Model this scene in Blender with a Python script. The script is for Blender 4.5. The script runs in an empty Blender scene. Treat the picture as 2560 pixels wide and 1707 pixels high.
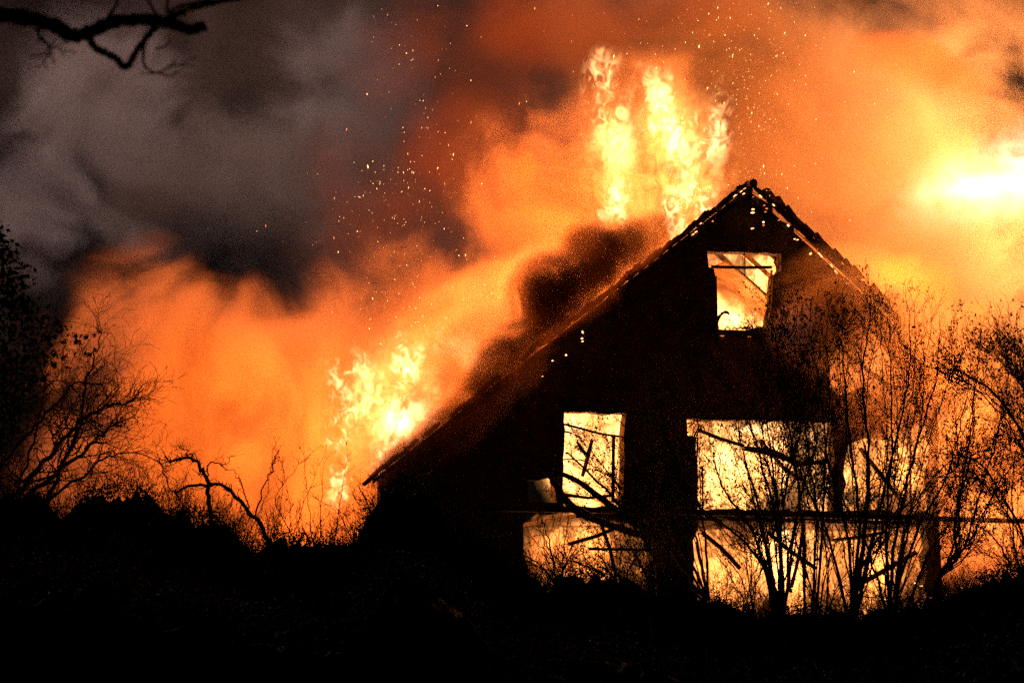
import bpy, math, random
from mathutils import Vector, Matrix, Quaternion
from mathutils import noise as mn
from mathutils.geometry import tessellate_polygon
random.seed(7)
S = bpy.context.scene
C = S.collection

# ------------------------------------------------------------------ camera
F = 4978.0                                   # focal length in photo pixels (70 mm on 36 mm)
PITCH = math.atan(746 / F)
EYE = Vector((0, 0, 1.6))
cd = bpy.data.cameras.new('camera')
cam = bpy.data.objects.new('camera', cd)
C.objects.link(cam)
cam.location = EYE
cam.rotation_euler = (math.pi / 2 + PITCH, 0, 0)
cd.lens = 70
cd.clip_end = 3000
cd.dof.use_dof = True
cd.dof.focus_distance = 47
cd.dof.aperture_fstop = 2.6
S.camera = cam

# ------------------------------------------------------------------ night sky, added backlight for the smoke, exposure
w = bpy.data.worlds.new('World')
S.world = w
w.use_nodes = True
nt = w.node_tree
bg = nt.nodes['Background']
sky = nt.nodes.new('ShaderNodeTexSky')
sky.sky_type = 'NISHITA'
sky.sun_disc = False
sky.sun_elevation = math.radians(-6)
sky.sun_rotation = math.radians(-20)
nt.links.new(sky.outputs[0], bg.inputs[0])
bg.inputs[1].default_value = 0.05
S.view_settings.view_transform = 'Standard'
S.view_settings.look = 'None'
S.view_settings.exposure = 0
S.view_settings.gamma = 1
S.view_settings.use_curve_mapping = False
S.cycles.volume_bounces = 1
S.cycles.max_bounces = 5
S.cycles.diffuse_bounces = 2
S.cycles.glossy_bounces = 1
S.cycles.transparent_max_bounces = 40
S.cycles.volume_step_rate = 1.6
S.cycles.volume_max_steps = 160
S.cycles.use_denoising = False
S.cycles.sample_clamp_indirect = 4


def P(px, py, Y):
    """a point of the place at distance Y that the photograph shows at (px, py)"""
    x = (px - 1280) / F
    y = (853.5 - py) / F
    d = Vector((x, math.cos(PITCH) - y * math.sin(PITCH), math.sin(PITCH) + y * math.cos(PITCH)))
    return EYE + d * (Y / d.y)


backlight = bpy.data.lights.new('smoke_backlight', 'SUN')  # added sun lamp, brightens the grey smoke from behind; no moon there
backlight.energy = .8
backlight.color = (1, .77, .70)
backlight.angle = math.radians(3)
mo = bpy.data.objects.new('smoke_backlight', backlight)
C.objects.link(mo)
mo.rotation_euler = (P(-150, -650, 140) - P(300, 500, 60)).to_track_quat('Z', 'Y').to_euler()


def lamp(name, px, py, Y, W, r=1.0, c=(1, .205, .022), parent=None):
    """the light a fire throws around it, or a lamp added to brighten smoke"""
    l = bpy.data.lights.new(name, 'POINT')
    l.energy = W
    l.color = c
    l.shadow_soft_size = r
    o = bpy.data.objects.new(name, l)
    C.objects.link(o)
    o.location = P(px, py, Y)
    if parent:
        o.parent = parent
        o.matrix_parent_inverse = Matrix.Translation(-parent.location)
    return o


# ------------------------------------------------------------------ helpers
def tag(o, label=None, cat=None, group=None, kind=None):
    if label: o['label'] = label
    if cat: o['category'] = cat
    if group: o['group'] = group
    if kind: o['kind'] = kind
    return o


def empty(name, loc, label=None, cat=None, group=None, kind=None):
    o = bpy.data.objects.new(name, None)
    C.objects.link(o)
    o.location = loc
    o.empty_display_size = .3
    return tag(o, label, cat, group, kind)


def adopt(o, parent):
    o.parent = parent
    o.matrix_parent_inverse = Matrix.Translation(-world_loc(parent))


def world_loc(o):
    v = Vector(o.location)
    return v if o.parent is None else v      # parts below are built in place with location (0,0,0)


class MB:
    def __init__(s):
        s.v = []; s.f = []

    def tube(s, pts, rad, n=4, cap=True):
        if len(pts) < 2: return
        b = len(s.v)
        up = Vector((.31, .87, .38))
        for i, p in enumerate(pts):
            d = (pts[min(i + 1, len(pts) - 1)] - pts[max(i - 1, 0)])
            if d.length < 1e-7: d = Vector((0, 0, 1))
            d.normalize()
            a = d.cross(up)
            if a.length < 1e-3: a = d.cross(Vector((1, 0, 0)))
            a.normalize(); c = d.cross(a)
            for k in range(n):
                t = 2 * math.pi * k / n
                s.v.append(p + (a * math.cos(t) + c * math.sin(t)) * rad[i])
        for i in range(len(pts) - 1):
            for k in range(n):
                k2 = (k + 1) % n
                s.f.append((b + i * n + k, b + i * n + k2, b + (i + 1) * n + k2, b + (i + 1) * n + k))
        if cap:
            s.f.append(tuple(b + k for k in range(n))[::-1])
            s.f.append(tuple(b + (len(pts) - 1) * n + k for k in range(n)))

    def leaf(s, p, size, rnd=random):
        a = Vector((rnd.uniform(-1, 1), rnd.uniform(-1, 1), rnd.uniform(-1.2, .4))).normalized()
        c = a.cross(Vector((rnd.uniform(-1, 1), rnd.uniform(-1, 1), rnd.uniform(-1, 1)))).normalized()
        nrm = a.cross(c)
        b = len(s.v)
        s.v += [p, p + a * size * .5 + c * size * .33, p + a * size + nrm * size * .15, p + a * size * .45 - c * size * .33]
        s.f += [(b, b + 1, b + 2), (b, b + 2, b + 3)]

    def box(s, o, ax, ay, az):
        """box from corner o with edge vectors"""
        b = len(s.v)
        for k in (0, 1):
            for j in (0, 1):
                for i in (0, 1):
                    s.v.append(o + ax * i + ay * j + az * k)
        s.f += [tuple(b + q for q in f) for f in ((0, 2, 3, 1), (4, 5, 7, 6), (0, 1, 5, 4), (2, 6, 7, 3), (0, 4, 6, 2), (1, 3, 7, 5))]

    def build(s, name, m, parent=None, smooth=False):
        me = bpy.data.meshes.new(name)
        base = world_loc(parent) if parent else Vector((0, 0, 0))
        me.from_pydata([tuple(v) for v in s.v], [], s.f)
        if m: me.materials.append(m)
        if smooth: me.polygons.foreach_set('use_smooth', [True] * len(me.polygons))
        o = bpy.data.objects.new(name, me)
        C.objects.link(o)
        if parent:
            o.parent = parent
            if parent.parent is None: o.matrix_parent_inverse = Matrix.Translation(-Vector(parent.location))
        return o


# ------------------------------------------------------------------ materials
class NT:
    def __init__(s, name):
        s.m = bpy.data.materials.new(name); s.m.use_nodes = True
        s.nt = s.m.node_tree; s.nt.nodes.clear()
        s.out = s.nt.nodes.new('ShaderNodeOutputMaterial')

    def n(s, t, **kw):
        x = s.nt.nodes.new(t)
        for k, v in kw.items(): setattr(x, k, v)
        return x

    def set(s, sock, v):
        if isinstance(v, bpy.types.NodeSocket): s.nt.links.new(v, sock)
        else: sock.default_value = v

    def math(s, op, a, b=0.0, c=0.0):
        x = s.n('ShaderNodeMath', operation=op)
        s.set(x.inputs[0], a); s.set(x.inputs[1], b); s.set(x.inputs[2], c)
        return x.outputs[0]

    def rng(s, v, a, b, c=0.0, d=1.0, smooth=True):
        x = s.n('ShaderNodeMapRange', interpolation_type='SMOOTHSTEP' if smooth else 'LINEAR')
        for i, q in enumerate((v, a, b, c, d)): s.set(x.inputs[i], q)
        return x.outputs[0]

    def noise(s, vec, scale, detail=3, rough=.55, off=(0, 0, 0), sc=(1, 1, 1), dist=0.0):
        mp = s.n('ShaderNodeMapping'); s.set(mp.inputs[0], vec)
        mp.inputs[1].default_value = off; mp.inputs[3].default_value = sc
        x = s.n('ShaderNodeTexNoise')
        x.inputs['Scale'].default_value = scale; x.inputs['Detail'].default_value = detail
        x.inputs['Roughness'].default_value = rough; x.inputs['Distortion'].default_value = dist
        s.nt.links.new(mp.outputs[0], x.inputs['Vector'])
        return x


def solid(name, c1, c2, scale=6, rough=.9, bump=.3, spec=.2):
    t = NT(name)
    g = t.n('ShaderNodeNewGeometry').outputs['Position']
    no = t.noise(g, scale, 5, .6)
    mix = t.n('ShaderNodeMix', data_type='RGBA')
    t.set(mix.inputs[0], t.rng(no.outputs[0], .35, .65))
    mix.inputs[6].default_value = (*c1, 1); mix.inputs[7].default_value = (*c2, 1)
    b = t.n('ShaderNodeBsdfPrincipled')
    t.set(b.inputs['Base Color'], mix.outputs[2])
    b.inputs['Roughness'].default_value = rough
    b.inputs['Specular IOR Level'].default_value = spec
    bp = t.n('ShaderNodeBump'); bp.inputs['Strength'].default_value = bump; bp.inputs['Distance'].default_value = .03
    no2 = t.noise(g, scale * 5, 4, .6)
    t.set(bp.inputs['Height'], no2.outputs[0]); t.set(b.inputs['Normal'], bp.outputs[0])
    t.set(t.out.inputs[0], b.outputs[0])
    return t.m


def glow(name, col, strength):
    t = NT(name)
    e = t.n('ShaderNodeEmission')
    g = t.n('ShaderNodeNewGeometry').outputs['Position']
    no = t.noise(g, 9, 3, .6)
    e.inputs[0].default_value = (*col, 1)
    t.set(e.inputs[1], t.rng(no.outputs[0], .3, .65, strength * .25, strength))
    t.set(t.out.inputs[0], e.outputs[0])
    return t.m


def smoke_mat(name, D, scale=.22, amp=1.3, soft=.4, off=0.0, alb=(.80, .62, .55), g=0.0, fade=.55, detail=5, bias=.75):
    """fog that thins out towards the rim of its own puff, torn by turbulence"""
    t = NT(name)
    v = t.n('ShaderNodeVolumePrincipled')
    v.inputs['Color'].default_value = (*alb, 1); v.inputs['Anisotropy'].default_value = g
    ln = t.n('ShaderNodeVectorMath', operation='LENGTH')
    t.set(ln.inputs[0], t.n('ShaderNodeTexCoord').outputs['Object'])
    r = ln.outputs['Value']
    pos = t.n('ShaderNodeNewGeometry').outputs['Position']
    no = t.noise(pos, scale, detail, .6, (off * 7.3, off * 3.1, off * 5.7), dist=.9)
    q = t.math('SUBTRACT', t.math('MULTIPLY_ADD', no.outputs[0], amp * 2, bias - amp), r)
    d = t.rng(q, 0, soft, 0, D)
    rim = t.rng(r, .98, fade)
    t.set(v.inputs['Density'], t.math('MULTIPLY', d, rim))
    t.set(t.out.inputs['Volume'], v.outputs[0])
    return t.m


def flame_mat(name, col, strength, scale=.9, thr=.5, soft=.16, off=0.0, stretch=.45, fade=.25, base=0.0, fine=1.0):
    """burning gas: wisps drawn upwards, hottest in the middle"""
    t = NT(name)
    e = t.n('ShaderNodeEmission')
    ln = t.n('ShaderNodeVectorMath', operation='LENGTH')
    t.set(ln.inputs[0], t.n('ShaderNodeTexCoord').outputs['Object'])
    r = ln.outputs['Value']
    pos = t.n('ShaderNodeNewGeometry').outputs['Position']
    no = t.noise(pos, scale * .8, 2, .5, (off * 3.3, off * 5.1, off * 1.7), (1, .6, stretch), dist=.8 * fine)
    n2 = t.noise(pos, scale * 3.0, 5, .6, (off * 1.3, off * 2.1, off * 4.7), (1, .35, .78), dist=1.8 * fine)
    core = t.math('MULTIPLY', t.math('SUBTRACT', 1.0, r), .16)
    q = t.math('ADD', t.math('MULTIPLY_ADD', n2.outputs[0], .75, core), t.math('MULTIPLY_ADD', no.outputs[0], .75, -.25))
    d = t.rng(q, thr, thr + soft, base, 1.0)
    rim = t.rng(r, .97, fade)
    k = t.math('MULTIPLY', t.math('MULTIPLY', d, rim), strength)
    e.inputs[0].default_value = (*col, 1)
    t.set(e.inputs[1], k)
    t.set(t.out.inputs['Volume'], e.outputs[0])
    return t.m


BARK = solid('bark', (.018, .014, .011), (.035, .028, .022), 12, spec=.05)
LEAF = solid('leaf', (.05, .035, .02), (.08, .06, .03), 5)
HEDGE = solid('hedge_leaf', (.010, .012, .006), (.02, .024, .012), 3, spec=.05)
WALL = solid('charred_brick', (.03, .026, .024), (.075, .06, .05), 2.5, bump=.6)
PLASTER = solid('scorched_plaster', (.06, .035, .02), (.2, .12, .07), 1.5)
WOOD = solid('charred_wood', (.015, .012, .01), (.05, .04, .03), 8)
PALE = solid('scorched_paint', (.12, .08, .06), (.55, .48, .42), 7)
TILE = solid('clay_tile', (.04, .025, .02), (.10, .05, .035), 5)
METAL = solid('sooty_metal', (.03, .03, .03), (.06, .055, .05), 9, rough=.5, spec=.5)
SOIL = solid('ground', (.02, .017, .012), (.05, .04, .03), .6)
EMBER = glow('ember', (1, .42, .14), 6)
EMBER_RED = glow('ember_red', (1, .22, .05), 2.2)
SPARK = glow('spark', (1, .48, .16), 5)
SPARK_DIM = glow('spark_dim', (1, .3, .08), 2.2)

# ------------------------------------------------------------------ ground
mb = MB()
N = 24
for j in range(N + 1):
    for i in range(N + 1):
        x = -600 + 1200 * i / N; y = -60 + 1260 * j / N
        z = .15 * mn.noise(Vector((x * .05, y * .05, 0))) if abs(x) > 60 or y > 110 else 0
        mb.v.append(Vector((x, y, z)))
for j in range(N):
    for i in range(N):
        a = j * (N + 1) + i
        mb.f.append((a, a + 1, a + N + 2, a + N + 1))
tag(mb.build('ground', SOIL), kind='structure')

# ------------------------------------------------------------------ the burning house
YAW = math.radians(18.4)
U = Vector((math.cos(YAW), math.sin(YAW), 0))      # along the gable wall, to the right
NRM = Vector((math.sin(YAW), -math.cos(YAW), 0))   # out of the gable wall, towards the street
UP = Vector((0, 0, 1))
O = P(1868, 465, 50); O.z = 0                      # foot of the gable's middle line


def FP(px, py, off=0.0):
    """where a line of sight meets the gable wall's plane (moved off metres outwards)"""
    d = P(px, py, 50) - EYE
    o = O + NRM * off
    return EYE + d * ((o - EYE).dot(NRM) / d.dot(NRM))


def uz(px, py):
    p = FP(px, py)
    return ((p - O).dot(U), p.z)


def G(u, z, off=0.0):
    return O + U * u + UP * z + NRM * off


APEX = uz(1868, 468)
EAVE = uz(905, 1215)
SLOPE = (APEX[1] - EAVE[1]) / (APEX[0] - EAVE[0])
WL = EAVE[0] + .45                                 # left wall, inside the overhang
WR = uz(2350, 1000)[0]                             # where the wall has broken away
house = empty('burning_house', O, 'large gabled house on fire, black gable wall with blazing windows', 'house')


def rz(u):                                         # height of the rake at u
    return APEX[1] - SLOPE * abs(u - APEX[0])


def rough(poly, step=.22, amp=.03, seed=1):
    """break the sides of an opening as fire and falling mortar do"""
    out = []
    for i, a in enumerate(poly):
        b = poly[(i + 1) % len(poly)]
        a = Vector(a); b2 = Vector(b)
        n = max(1, int((b2 - a).length / step))
        for k in range(n):
            p = a.lerp(b2, k / n)
            if k: p = p + Vector((random.uniform(-amp, amp), random.uniform(-amp, amp)))
            out.append((p.x, p.y))
    return out


def slab(outer, holes, t0, t1, name, m, parent):
    """a wall: outline and holes in wall coordinates, from off=t0 (front) to off=t1 (back)"""
    loops = [outer] + holes
    flat = [p for l in loops for p in l]
    tris = tessellate_polygon([[Vector((p[0], p[1], 0)) for p in l] for l in loops])
    mb = MB(); n = len(flat)
    mb.v = [G(u, z, t0) for u, z in flat] + [G(u, z, t1) for u, z in flat]
    for a, b, c in tris:
        mb.f.append((a, b, c)); mb.f.append((c + n, b + n, a + n))
    k = 0
    for l in loops:
        for i in range(len(l)):
            a = k + i; b = k + (i + 1) % len(l)
            mb.f.append((a, b, b + n, a + n))
        k += len(l)
    return mb.build(name, m, parent)


def quad(pts): return [uz(*p) for p in pts]


win_top = quad([(1768, 627), (1953, 634), (1953, 676), (1934, 688), (1921, 818), (1860, 826), (1793, 822), (1790, 700), (1785, 672), (1772, 668)])
win_left = quad([(1411, 1030), (1566, 1034), (1560, 1110), (1556, 1268), (1409, 1265), (1411, 1100)])
win_big = quad([(1717, 1047), (2088, 1055), (2084, 1276), (1744, 1272), (1741, 1092), (1719, 1088)])
win_right = quad([(2222, 1052), (2334, 1056), (2328, 1282), (2110, 1276), (2108, 1180), (2122, 1110), (2170, 1092), (2220, 1096)])
hole_break = quad([(2072, 900), (2066, 850), (2096, 822), (2130, 836), (2160, 806), (2190, 822), (2232, 880), (2276, 935), (2306, 985), (2262, 1000), (2240, 978), (2190, 992), (2150, 968), (2110, 990), (2074, 970)])
door_left = quad([(1316, 1284), (1470, 1288), (1540, 1302), (1628, 1292), (1622, 1520), (1316, 1520)])
door_mid = quad([(1738, 1294), (1882, 1297), (1870, 1560), (1745, 1560)])
door_big = quad([(1738, 1294), (1890, 1297), (2318, 1303), (2314, 1580), (1745, 1580)])
slot = quad([(1318, 1200), (1388, 1190), (1392, 1256), (1322, 1254)])
low_slot = quad([(1318, 1300), (1380, 1302), (1380, 1440), (1318, 1440)])
outer = [(WL, 0), (WR, 0)]
# the broken right edge climbs in steps to the rake
for px, py in ((2346, 1290), (2345, 1180), (2347, 1080), (2338, 1000), (2322, 940), (2290, 890)):
    outer.append(uz(px, py))
uR = uz(2225, 820)[0]
outer += [(uR, rz(uR) - .1), (APEX[0], APEX[1] - .05), (WL, rz(WL) - .1)]
slab(outer, [rough(h) for h in (win_top, win_left, win_big)] + [rough(h, .3, .09) for h in (win_right, hole_break, door_left, door_big, slot)], 0, -.32, 'gable_wall', WALL, house)

DEPTH = 10.5


def ray_quad(name, u0, u1, z0, z1, off, th, m, parent=None):
    mb = MB()
    mb.box(G(u0, z0, off), U * (u1 - u0), UP * (z1 - z0), NRM * -th)
    return mb.build(name, m, parent or house)


# side walls and back wall
mb = MB(); mb.box(G(WL, 0, -.33), U * .3, UP * 1.1, NRM * -(DEPTH - .35)); mb.build('side_wall', WALL, house)
# the back gable: broken off below the ridge, its left slope still shows above the near rake
bt = -DEPTH
backo = [(-1.0, 0), (6.0, 0), (6.0, 5.2), (4.6, 6.9), (3.0, 6.2), (1.2, 6.6), (.2, 5.9), (-.8, 5.2)]
slab(backo, [rough([(.6, 3.2), (2.2, 3.2), (2.2, 5.2), (.6, 5.2)])], bt, bt - .3, 'back_wall', WALL, house)
# floors
FL1 = uz(1700, 1283)[1]
FL2 = uz(1868, 850)[1]
ray_quad('floor', -4.6, 5.2, FL1 - .14, FL1 - .04, -.35, DEPTH - .8, WOOD)
for k in range(5):
    a = -2.5 + k * 1.1
    mb = MB(); mb.box(G(a, FL2 - .34, -.35), U * .1, UP * .2, NRM * -(DEPTH - 1)); mb.build('joist', WOOD, house)
ray_quad('attic_floor', -2.6, 1.9, FL2 - .12, FL2 - .02, -.4, 3.4, WOOD)
# inner partition walls of pale plaster catch the fire light
ray_quad('partition', -2.2, 1.6, FL1, FL2 - .5, -6.2, .12, PLASTER)
ray_quad('partition', -4.3, -1.9, .3, FL1 - .4, -4.6, .12, PLASTER)

# rafters of the right slope, seen through the gable window and bare behind the rake
rd = Vector((1, 0))
for k in range(7):
    off = -1.4 - k * 1.15
    u0 = .55 + .1 * (k % 3); u1 = 3.6 + .35 * (k % 2)
    mb = MB()
    a = G(u0, rz(u0) - .25, off); b = G(u1, rz(u1) - .25, off)
    mb.box(a, b - a, UP * -.17, NRM * -.09)
    mb.build('rafter', PALE if k in (1, 3) else WOOD, house)
mb = MB()                                            # sloping ceiling that glows orange inside the gable window
a = G(.9, rz(.9) - .55, -3.3); b = G(3.7, rz(3.7) - .55, -3.3)
mb.box(a, b - a, UP * -.05, NRM * -4.5); mb.build('ceiling', PLASTER, house)

mb = MB(); a = G(-2.55, rz(-2.55), bt); b = G(-1.5, rz(-1.5), bt); mb.box(a, b - a, UP * -.16, NRM * .3); mb.build('rafter', WOOD, house)
# verge boards and the tiles along both rakes
def rake_board(u0, u1, name='verge_board', off0=.42, drop=.0, th=.2, m=WOOD):
    mb = MB(); a = G(u0, rz(u0) - drop, off0); b = G(u1, rz(u1) - drop, off0)
    mb.box(a, b - a, UP * -th, NRM * -.05)
    return mb.build(name, m, house)


rake_board(WL - .3, -6.6, th=.1); rake_board(-6.2, -4.4, th=.13); rake_board(-4.08, -1.1); rake_board(-1.08, -.04); rake_board(.0, .33, th=.14); rake_board(.35, 1.75, th=.16); rake_board(1.78, uR + .1, th=.22)
tile_me = None
def tile_mesh(wd, ln, th, seed):
    rnd = random.Random(seed)
    mb = MB()
    n = 5
    for j in range(2):
        for i in range(n + 1):
            x = wd * (i / n - .5)
            z = .035 * math.cos(i / n * math.pi * 2) + rnd.uniform(-.006, .006)
            for t in (0, 1):
                mb.v.append(Vector((x, ln * j + rnd.uniform(-.02, .02), z + th * t)))
    def q(j, i, t): return (j * (n + 1) + i) * 2 + t
    for i in range(n):
        mb.f += [(q(0, i, 1), q(0, i + 1, 1), q(1, i + 1, 1), q(1, i, 1)), (q(0, i, 0), q(1, i, 0), q(1, i + 1, 0), q(0, i + 1, 0)),
                 (q(0, i, 0), q(0, i + 1, 0), q(0, i + 1, 1), q(0, i, 1)), (q(1, i, 1), q(1, i + 1, 1), q(1, i + 1, 0), q(1, i, 0))]
    mb.f += [(q(0, 0, 0), q(0, 0, 1), q(1, 0, 1), q(1, 0, 0)), (q(0, n, 1), q(0, n, 0), q(1, n, 0), q(1, n, 1))]
    me = bpy.data.meshes.new('roof_tile'); me.from_pydata([tuple(v) for v in mb.v], [], mb.f); me.materials.append(TILE)
    return me
tiles = [tile_mesh(.27, .42, .022, s) for s in range(4)]
def put_tile(u, off, side, jit=1.0, lift=0.0):
    """side -1 = left slope, +1 = right slope; the tile's length runs up the slope"""
    s = Vector((-side, 0)); th = math.atan(SLOPE)
    up_dir = (U * -side * math.cos(th) + UP * math.sin(th))
    across = NRM
    nn = across.cross(up_dir).normalized()
    if nn.z < 0: nn = -nn
    M = Matrix((across, up_dir, nn)).transposed().to_4x4()
    M.translation = G(u, rz(u) + .03 + lift, off)
    R = Matrix.Rotation(random.gauss(0, .05) * jit, 4, 'X') @ Matrix.Rotation(random.gauss(0, .06) * jit, 4, 'Z') @ Matrix.Rotation(.09, 4, 'X')
    o = bpy.data.objects.new('roof_tile', random.choice(tiles))
    C.objects.link(o)
    o.parent = house
    o.matrix_parent_inverse = Matrix.Translation(-house.location)
    o.matrix_basis = M @ R
th = math.atan(SLOPE)
row = .34 * math.cos(th)
k = 0
u = WL - .5
while u < -.3:
    rows = 3 if u > -7.6 else 2
    for c in range(rows):
        if random.random() < (.5 if u < -4.6 else .07 + .1 * c): continue
        put_tile(u, .36 - c * .27, -1, 1.0 if c == 0 else 1.6)
    u += row
u = uR + .05
while u > .45:
    for c in range(2):
        if random.random() < (.16 if c == 0 else .3): continue
        put_tile(u, .36 - c * .27, 1, 1.6, random.choice((0, 0, 0, .03)))
    u -= row
for k in range(4):                                   # ridge tiles left on the peak
    mb = MB(); a = G(APEX[0], APEX[1] + .02, .40 - k * .24); pts = [a, a - NRM * .3 + UP * random.uniform(-.04, .03)]
    mb.tube([q + U * random.uniform(-.05, .03) for q in pts], [.12, .10], 7); mb.build('ridge_tile', TILE, house)
# tiles slipped near the ridge
for (u_, s_, l_, j_) in ((-.5, -1, .06, 2), (-.8, -1, .05, 2), (.62, 1, .06, 3), (.85, 1, .05, 3)):
    put_tile(u_, .3, s_, j_, l_)
mb = MB(); a = FP(1800, 512, .3); b = FP(1874, 466, .3); mb.box(a, b - a, UP * -.07, NRM * -.4); mb.build('ridge_board', WOOD, house)
for (x0, y0, x1, y1) in ((1880, 484, 1898, 496), (1900, 496, 1932, 516), (1925, 540, 1985, 566)):
    mb = MB(); a = FP(x0, y0, .36); b = FP(x1, y1, .36); mb.box(a, b - a, UP * -.16, NRM * -.3); mb.build('broken_batten', WOOD, house)
mb = MB(); mb.tube([FP(1930, 512, .4), FP(1934, 506, .4), FP(1938, 492, .4)], [.012] * 3, 5); mb.build('wire_stub', METAL, house)
mb = MB(); mb.tube([FP(1880 + 3.6 * i, 482 + 14 * (i / 9) ** 1.6, .4) for i in range(10)], [.008] * 10, 4); mb.build('bent_wire', METAL, house)
mb = MB(); mb.tube([FP(1985, 575, .45), FP(2040, 622, .45), FP(2095, 680, .45), FP(2150, 730, .45)], [.012] * 4, 5); mb.build('lightning_wire', METAL, house)

# glowing chinks where tiles and mortar have gone
def ember_bit(px, py, w_, h_, m=EMBER, off=.03, ang=0, name='ember'):
    mb = MB(); n = 7
    c = FP(px, py, off); k = (c.y) / F
    ring = []
    for i in range(n):
        t = 2 * math.pi * i / n
        r = random.uniform(.3, 1.1)
        x = math.cos(t) * w_ * .5 * k * r * 1.15; z = math.sin(t) * h_ * .32 * k * r
        ring.append((x * math.cos(ang) - z * math.sin(ang), x * math.sin(ang) + z * math.cos(ang)))
    b = len(mb.v)
    for t in (0, -.06):
        for x, z in ring: mb.v.append(c + U * x + UP * z + NRM * t)
    mb.f.append(tuple(range(n))); mb.f.append(tuple(range(2 * n - 1, n - 1, -1)))
    for i in range(n): mb.f.append((i, (i + 1) % n, n + (i + 1) % n, n + i))
    return mb.build(name, m, house)
for e in ((1884, 523, 7, 10, EMBER), (1882, 531, 10, 5, EMBER), (1910, 555, 6, 7, EMBER), (1910, 563, 4, 9, EMBER_RED), (1882, 571, 8, 8, EMBER),
          (1782, 553, 6, 5, EMBER_RED), (1915, 529, 5, 3, EMBER_RED), (1949, 550, 5, 4, EMBER_RED), (1884, 492, 4, 3, EMBER_RED),
          (1988, 597, 4, 5, EMBER), (1995, 599, 7, 4, EMBER), (2028, 634, 6, 12, EMBER), (2101, 701, 5, 3, EMBER_RED), (2008, 600, 5, 3, EMBER_RED),
          (1912, 513, 5, 4, EMBER_RED), (1918, 521, 5, 4, EMBER_RED), (2120, 708, 5, 5, EMBER), (2135, 722, 5, 7, EMBER_RED), (2148, 738, 8, 5, EMBER_RED)):
    ember_bit(*e[:4], e[4], .44)
for (x, y, w_, h_, a) in ((1740, 580, 13, 5, .6), (1752, 559, 9, 4, .6), (1733, 586, 8, 4, .6), (1840, 488, 16, 5, .6), (1852, 479, 13, 5, .6), (1862, 472, 8, 5, .5), (1861, 484, 7, 6, .2),
                          (1935, 512, 9, 4, -.7), (1972, 563, 7, 5, -.7), (2082, 665, 14, 3, -.8), (2092, 680, 18, 5, -.8), (2052, 637, 14, 3, -.8),
                          (2110, 697, 5, 4, -.8), (1903, 491, 12, 3, -.7), (1458, 830, 4, 12, .1), (1456, 846, 5, 9, 0), (1458, 853, 5, 5, 0), (1416, 887, 4, 7, 0), (1382, 901, 4, 6, .6), (1357, 940, 3, 4, 0)):
    ember_bit(x, y, w_, h_, EMBER, .47, a)
for i in range(26):                                 # glowing litter along the foot of the house
    ember_bit(random.choice((random.gauss(1975, 45), random.gauss(2110, 30), random.gauss(2300, 60))), random.uniform(1455, 1500), random.uniform(4, 9), random.uniform(3, 8), random.choice((EMBER, EMBER_RED)), .6)
for i in range(12):
    ember_bit(random.uniform(1800, 1925), random.uniform(829, 842), random.uniform(5, 14), random.uniform(1.5, 4), EMBER_RED, .05)

# windows: charred frames
def bar(pts, r, name, parent, m=WOOD, off=.02, n=5):
    mb = MB(); ps = [FP(x, y, off) for x, y in pts]
    mb.tube(ps, [r] * len(ps) if not isinstance(r, (list, tuple)) else list(r), n)
    return mb.build(name, m, parent)
fr = MB(); a = FP(1766, 625, -.05); b = FP(1955, 633, -.05); fr.box(a, b - a, UP * .05, NRM * -.12)
wt = fr.build('window', PALE, house); wt['label'] = 'tall window in the gable with a wide upper light'
bar([(1779, 667), (1812, 668), (1860, 669), (1929, 668)], .042, 'transom', wt, off=-.1)
bar([(1857, 633), (1858, 660), (1857, 689)], .011, 'hanging_rod', wt, METAL, off=-.04)
bar([(1861.5, 632), (1862, 665), (1862.5, 693)], .018, 'hanging_rod', wt, METAL, off=-.02)
bar([(1929, 676), (1926, 720), (1923, 770), (1921, 818)], [.035, .03, .028, .03], 'jamb', wt, PALE, off=-.12)
bar([(1938, 680), (1939, 720), (1938, 768)], [.02, .016, .01], 'jamb', wt, PALE, off=-.02)
bar([(1945, 640), (1948, 660), (1944, 682), (1936, 690)], [.03, .035, .03, .02], 'broken_casement', wt, PALE, off=-.03)
bar([(1940, 645), (1936, 656), (1944, 672)], [.02, .03, .015], 'broken_casement', wt, WOOD, off=-.02)
bar([(1918, 775), (1916, 795), (1920, 822)], [.035, .05, .04], 'burnt_curtain', wt, WOOD, off=.0)
bar([(1790, 690), (1791, 740), (1792, 800), (1795, 822)], [.02, .025, .03, .03], 'jamb', wt, WOOD, off=-.12)
arch = [(1793, 816), (1794, 803), (1799, 791), (1806, 783), (1813, 780), (1819, 781), (1823, 786)]
bar(arch, [.02, .035, .045, .03, .045, .04, .03], 'burnt_hoop', wt, WOOD, off=.03)
bar([(1811, 777), (1820, 779), (1826, 790), (1823, 806), (1817, 820)], .009, 'burnt_hoop', wt, WOOD, off=.03)
for i, (x, y) in enumerate(arch[:-1]):
    bar([(x - 3, y - 2), (x + 3, y + 4)], [.03, .012], 'charred_shred', wt, WOOD, off=.03)
mb = MB(); a = FP(1783, 823, .12); b = FP(1930, 828, .12); mb.box(a, b - a, UP * -.12, NRM * -.4); mb.build('sill', WALL, wt)
for i in range(10):
    x = random.uniform(1795, 1915); bar([(x - 6, 822), (x, 819 - random.uniform(0, 4)), (x + 7, 823)], .02, 'charred_rubble', wt, WOOD, off=-.1)

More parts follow.
